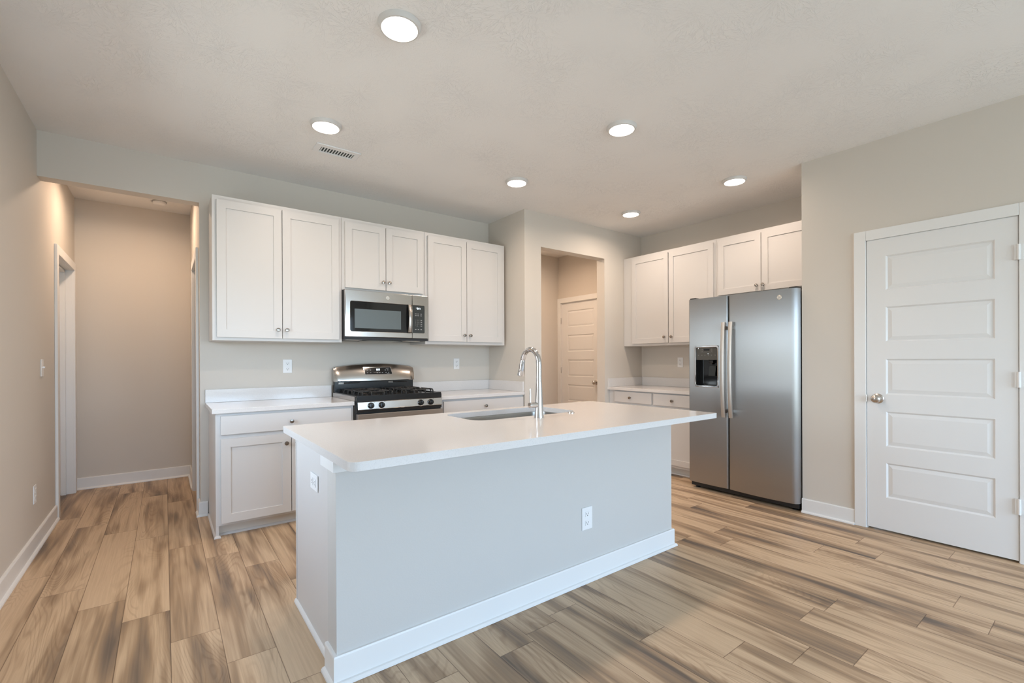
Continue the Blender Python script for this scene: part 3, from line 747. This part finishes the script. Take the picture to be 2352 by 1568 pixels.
# ------------------------------------------------------------------ range
t = thing('gas_range', 'stainless steel gas range with black cooktop between the back counters', 'range', (1.34, -.33, 0))
X0, X1 = .963, 1.716
b = MB(); b.box(X0+.003, X1-.003, -.640, -.030, .07, .895); build('body', b, M_GREYP, t)
for xa in (X0, X1-.0025):
    b = MB(); b.box(xa, xa+.0025, -.628, -.030, .07, .902); build('side_panel', b, M_STEELX, t)
b = MB()     # cooktop with a raised rim
b.prism(rrect(X0+.004, X1-.004, -.662, -.085, .012, 4), .8955, .908, [rrect(X0+.03, X1-.03, -.632, -.10, .03, 5)])
b.box(X0+.028, X1-.028, -.634, -.098, .8955, .899); build('cooktop', b, M_BLACK, t, bevel=.002, weld=False)
FG = local((0, -.662, 0), (1, 0, 0), (0, -1, 0))
b = MB(); lbox(b, FG, X0+.004, X1-.004, .775, .8955, -.03, -.004); build('manifold_panel', b, M_BLACK, t)
b = MB()
prf = [(-.0035, .862), (.004, .858), (.010, .802), (.006, .797), (-.0035, .797)]
b.prism([(-.662-d_, z) for d_, z in prf], X0+.012, X1-.005, axis='x'); cp = build('control_panel', b, M_STEELX, t, bevel=.001)
for x, z in ((1.078, .829), (1.166, .829), (1.508, .829), (1.600, .828)):
    b = MB(); b.lathe([(.0245, 0), (.025, .004), (.021, .008), (.0205, .022), (.018, .026), (0, .0265)], FG(x, z, .0075), (0, -1, .09), 28)
    b.box(x-.0045, x+.0045, -.662-.041, -.662-.030, z-.019, z+.021, .002)
    k = build('burner_knob', b, M_BLACK, t, weld=False)
    b = MB(); lbox(b, FG, x+.022, x+.034, z+.024, z+.026, .0052, .0062); build('dial_mark', b, M_MATB, k)
b = MB(); lbox(b, FG, X0+.006, X1-.006, .20, .768, -.02, .030, .004); od = build('oven_door', b, M_STEELX, t)
b = MB(); lbox(b, FG, 1.06, 1.62, .33, .60, .0302, .0312); build('oven_window', b, M_GLASS, od)
b = MB()
for u0, u1 in ((1.075, 1.15), (1.185, 1.345), (1.375, 1.515), (1.545, 1.595)): b.box(u0, u1, -.676, -.668, .7682, .7688)
build('vent_slots', b, M_GLASS, od, weld=False)
b = MB(); b.tube([(1.0, -.735, .70), (1.68, -.735, .70)], .013, 14); b.box(1.01, 1.03, -.735, -.690, .692, .708); b.box(1.65, 1.67, -.735, -.690, .692, .708); build('handle', b, M_STEELX, od, weld=False)
b = MB(); lbox(b, FG, X0+.006, X1-.006, .075, .19, -.02, .028, .004); build('storage_drawer', b, M_STEELX, t)
b = MB(); lbox(b, FG, X0+.02, X1-.02, .002, .07, -.06, -.03); build('kick_plate', b, M_GREYP, t)
# backguard: black riser and arched steel hood
b = MB(); b.box(X0+.004, X1-.004, -.078, -.026, .90, 1.02, .003); build('riser', b, M_BLACK, t)
b = MB(); NX = 28; rows = []
for k in range(NX+1):
    s = k/NX; x = X0-.002+(X1-X0+.004)*s; q = 1-(2*s-1)**2
    edge = min(1, min(s, 1-s)/.03)**.5
    zt = 1.128+.032*q-.010*(1-edge); yf = -.088-.022*q*1.0; zb = 1.000-.004*q
    xx = x
    rows.append([(xx, -.024, zt-.006), (xx, -.050, zt), (xx, -.066-.012*q, zt-.006), (xx, -.074-.016*q, zt-.03), (xx, yf-.006*edge, (zt+zb)/2), (xx, yf-.012*edge, zb+.006), (xx, yf-.006, zb), (xx, -.030, zb+.002)])
R = b.grid(rows, True, close_v=True); b.bm.faces.new(R[0][::-1]); b.bm.faces.new(R[-1])
bgd = build('backguard', b, M_STEELX, t)
# the control display lies on the sloping front
pA = Vector((1.340, -.0905, 1.122)); pB = Vector((1.345, -.1135, 1.050))
Vd = (pA-pB).normalized(); Nd = Vector((0, -1, 0)); Nd = (Nd-Vd*Nd.dot(Vd)).normalized()
FD = lambda u, v, d=0: Vector((u, 0, 0))+Vector((0, pB.y, pB.z))+Vector((0, Vd.y, Vd.z))*v+Nd*(d+.010)
b = MB()
for k_, (in_, d0, d1) in enumerate(((0, -.018, .0),)):
    a = [(1.215, .075), (1.475, .075), (1.487, .003), (1.222, .003)]
    lo_ = [b.bm.verts.new(FD(u, v, d0)) for u, v in a]; hi_ = [b.bm.verts.new(FD(u, v, d1)) for u, v in a]
    b.bm.faces.new(hi_)
    for i in range(4): b.bm.faces.new((lo_[i], lo_[(i+1) % 4], hi_[(i+1) % 4], hi_[i]))
ds = build('display_bezel', b, M_CHROME, bgd)
b = MB(); b.bm.faces.new([b.bm.verts.new(FD(u, v, .0006)) for u, v in ((1.220, .0715), (1.471, .0715), (1.482, .0065), (1.227, .0065))]); build('display_glass', b, M_GLASS, ds)
b = MB(); seven(b, '822', .0165, FD, 1.334, .043, .0008); build('clock_display', b, M_DIG, ds)
b = MB()
for u, v in ((1.245, .045), (1.243, .020), (1.272, .020), (1.273, .045)): lbox(b, FD, u, u+.011, v, v+.005, .0008, .0012)
build('oven_key_markings', b, M_MARK, ds, weld=False)
b = MB()
for u, v in ((1.335, .018), (1.358, .018), (1.383, .018)): lbox(b, FD, u, u+.011, v, v+.005, .0008, .0012)
build('arrow_key_markings', b, M_MARK, ds, weld=False)
b = MB()
for u, v in ((1.413, .043), (1.437, .043), (1.418, .020), (1.443, .020)): lbox(b, FD, u, u+.011, v, v+.005, .0008, .0012)
lbox(b, FD, 1.425, 1.452, .060, .0625, .0008, .0012); lbox(b, FD, 1.43, 1.455, .009, .011, .0008, .0012)
build('timer_key_markings', b, M_MARK, ds, weld=False)
for u0 in (1.0, 1.46):
    b = MB(); b.tube([(u0, -.082, .985), (u0+.19, -.082, .985)], .0035, 8); b.box(u0, u0+.045, -.0835, -.078, .978, .990); build('vent_trim', b, M_STEELX, t, weld=False)
# burners and grates
def grate(cx, cy):
    b = MB(); w2, d2, zt, zb = .125, .118, .934, .9005
    def bar(p, q, z=zt, r=.0058): b.tube([(*p, z), (*q, z)], r, 8)
    for sx in (-1, 1):
        for o_ in (.42, 1.0):
            x = cx+sx*w2*o_
            b.tube([(x, cy-d2, zb), (x, cy-d2, zt-.012), (x, cy-d2+.012, zt), (x, cy+d2-.012, zt), (x, cy+d2, zt-.012), (x, cy+d2, zb)], .0058, 8)
    for sy in (-1, 1):
        y = cy+sy*d2*.45
        b.tube([(cx-w2-.014, y, zb), (cx-w2-.012, y, zt-.010), (cx-w2, y, zt-.001), (cx-.03, y, zt-.001)], .0055, 8)
        b.tube([(cx+w2+.014, y, zb), (cx+w2+.012, y, zt-.010), (cx+w2, y, zt-.001), (cx+.03, y, zt-.001)], .0055, 8)
    b.tube([(cx-w2*.42, cy-d2+.01, zt-.002), (cx+w2*.42, cy-d2+.01, zt-.002)], .0055, 8); b.tube([(cx-w2*.42, cy+d2-.01, zt-.002), (cx+w2*.42, cy+d2-.01, zt-.002)], .0055, 8)
    build('grate', b, M_MATB, t, weld=False)
    b = MB(); b.lathe([(.060, 0), (.058, .004), (.040, .006), (.038, .013), (0, .013)], (cx, cy, .8992), (0, 0, 1), 28); bn = build('burner', b, M_BLACK, t)
    b = MB(); b.lathe([(.034, .0132), (.036, .017), (.030, .022), (0, .022)], (cx, cy, .8992), (0, 0, 1), 28); build('burner_cap', b, M_MATB, bn)
for cx in (1.155, 1.524):
    for cy in (-.238, -.500): grate(cx, cy)

# ------------------------------------------------------------------ refrigerator
XF = 3.660; YL_, YM0, YM1, YRt = -1.824, -2.194, -2.206, -2.747
t = thing('refrigerator', 'stainless steel side-by-side refrigerator with ice dispenser in the right niche', 'refrigerator', (4.05, -2.28, 0))
b = MB(); b.box(3.745, 4.470, -2.742, -1.828, .022, 1.722); build('case', b, M_GREYP, t, bevel=.004)
def fridge_door(y0, y1, bulge, hole=None, r0=.012, r1=.012):
    """y0 left (greater y) to y1 right; curved stainless front"""
    z0, z1 = .062, 1.735; w_ = y0-y1
    ys = []
    N_ = 26
    for k in range(N_+1): ys.append(y0-w_*k/N_)
    if hole: ys += [hole[0], hole[1]]
    ys = sorted(set(round(v, 5) for v in ys), reverse=True)
    def xf(y):
        s = (y0-y)/w_; q = 1-(2*s-1)**2; x = XF+.006-bulge*q
        a = (y0-y); c = (y-y1)
        if a < r0: x += r0-math.sqrt(max(r0*r0-(r0-a)**2, 0))
        if c < r1: x += r1-math.sqrt(max(r1*r1-(r1-c)**2, 0))
        return x
    ex = [y0-r0*f for f in (0, .05, .15, .35, .65, 1)]+[y1+r1*f for f in (1, .65, .35, .15, .05, 0)]
    ys = sorted(set(ys) | set(round(v, 5) for v in ex), reverse=True)
    zs = [z0, z1] if not hole else [z0, hole[2], hole[3], z1]
    b = MB()
    for i in range(len(ys)-1):
        for j in range(len(zs)-1):
            if hole and j == 1 and ys[i] <= hole[0]+1e-6 and ys[i+1] >= hole[1]-1e-6: continue
            f = b.poly([(xf(ys[i]), ys[i], zs[j]), (xf(ys[i+1]), ys[i+1], zs[j]), (xf(ys[i+1]), ys[i+1], zs[j+1]), (xf(ys[i]), ys[i], zs[j+1])], True)
    XB = 3.735
    for z in (z0, z1):
        b.poly([(xf(y), y, z) for y in ys]+[(XB, ys[-1], z), (XB, ys[0], z)])
    for y in (ys[0], ys[-1]): b.poly([(xf(y), y, z0), (XB, y, z0), (XB, y, z1), (xf(y), y, z1)])
    b.poly([(XB, ys[0], z0), (XB, ys[-1], z0), (XB, ys[-1], z1), (XB, ys[0], z1)])
    return b, xf
HY0, HY1, HZ0, HZ1 = -1.893, -2.118, .935, 1.305
b, xf1 = fridge_door(YL_, YM0, .008, (HY0, HY1, HZ0, HZ1)); dl = build('freezer_door', b, M_STEEL, t)
b, xf2 = fridge_door(YM1, YRt, .020, None, .012, .040); dr = build('fridge_door', b, M_STEEL, t)
FF = local((XF, 0, 0), (0, -1, 0), (-1, 0, 0))
# dispenser: chrome frame ring, control face, cavity, paddle, spout
def ring(mb, o, i, x0, x1):
    mb.prism([(-u, v) for u, v in o], x0, x1, [[(-u, v) for u, v in i]], axis='x')
b = MB(); ring(b, rrect(1.891, 2.120, .933, 1.307, .022, 6), rrect(1.905, 2.108, .950, 1.290, .012, 6), XF-.008, XF+.004); build('dispenser_frame', b, M_CHROME, dl, bevel=.003)
b = MB(); b.box(XF+.004, XF+.010, -2.109, -1.904, 1.186, 1.292); b.box(XF+.004, XF+.058, -2.109, -1.904, 1.178, 1.186); dp = build('dispenser_controls', b, M_DISP, dl, weld=False)
b = MB(); b.box(XF+.058, XF+.060, -2.112, -1.900, .94, 1.30); b.box(XF+.005, XF+.058, -1.904, -1.900, .94, 1.19); b.box(XF+.005, XF+.058, -2.112, -2.108, .94, 1.19); b.box(XF+.002, XF+.058, -2.112, -1.900, .936, .952)
build('dispenser_cavity', b, M_GLASS, dl, weld=False)
b = MB(); b.box(XF+.025, XF+.052, -2.050, -2.008, 1.150, 1.178, .006); b.tube([(XF+.038, -2.029, 1.150), (XF+.038, -2.029, 1.138)], .010, 12); build('dispenser_spout', b, M_MATB, dl, weld=False)
b = MB(); b.prism([(-2.075, 1.125), (-2.015, 1.125), (-2.003, 1.035), (-2.066, 1.035)], XF+.030, XF+.037, axis='x'); build('dispenser_paddle', b, M_PANEL, dl, bevel=.002)
FC = local((XF+.004, 0, 0), (0, -1, 0), (-1, 0, 0))
b = MB(); lbox(b, FC, 1.975, 2.030, 1.262, 1.277, .0002, .0006); build('display_glass', b, M_GLASS, dp)
b = MB()
for u, v in ((1.918, 1.272), (1.955, 1.272), (1.955, 1.255), (2.044, 1.272), (2.044, 1.255), (1.918, 1.218), (1.952, 1.218), (1.982, 1.218), (2.014, 1.218), (2.044, 1.218), (2.078, 1.218)): lbox(b, FC, u, u+.009, v, v+.006, .0002, .0006)
for u0, u1, v0, v1 in ((1.945, 2.062, 1.245, 1.2458), (1.945, 2.062, 1.284, 1.2848), (1.945, 1.9458, 1.245, 1.284), (2.061, 2.062, 1.245, 1.284)): lbox(b, FC, u0, u1, v0, v1, .0002, .0006)
build('key_markings', b, M_MARKD, dp, weld=False)
b = MB(); lbox(b, FC, 2.014, 2.019, 1.231, 1.236, .0006, .001); lbox(b, FC, 1.921, 1.925, 1.280, 1.284, .0006, .001); build('indicator_light', b, M_DIG, dp, weld=False)
def fhandle(yc, door):
    b = MB(); rows = []
    for k in range(25):
        s = k/24; z = .684+(1.503-.684)*s; q = 1-(2*s-1)**2; x = XF-.040-.022*q
        rows.append([(x+c, yc+a, z) for a, c in ((-.018, .004), (-.016, -.004), (0, -.008), (.016, -.004), (.018, .004), (.016, .009), (-.016, .009))])
    R = b.grid(rows, True, close_v=True); b.bm.faces.new(R[0]); b.bm.faces.new(R[-1])
    for z in (.735, 1.455): b.box(XF-.036, XF+.010, yc-.009, yc+.009, z-.016, z+.016, .003)
    build('handle', b, M_STEELX if False else M_HANDLE, door, weld=False)
M_HANDLE = simple('satin_handle', (.60, .58, .55), .42, 1)
fhandle(-2.180, dl); fhandle(-2.245, dr)
badge(dr, local((xf2(-2.624), 0, 0), (0, -1, 0), (-1, 0, 0)), 2.624, 1.671, .0005, .019)
b = MB(); b.box(3.700, 3.745, -2.740, -1.830, .020, .058); build('base_grille', b, M_MATB, t)
for y in (-1.87, -2.70):
    b = MB(); b.lathe([(.020, .0005), (.022, .006), (.014, .010), (.010, .024)], (3.742, y, 0), (0, 0, 1), 16); build('leveling_foot', b, M_GREYP, t)
for y in (-1.86, -2.71):
    b = MB(); b.box(3.675, 3.80, y-.028, y+.028, 1.736, 1.748, .004); build('hinge_cover', b, M_MATB, t)
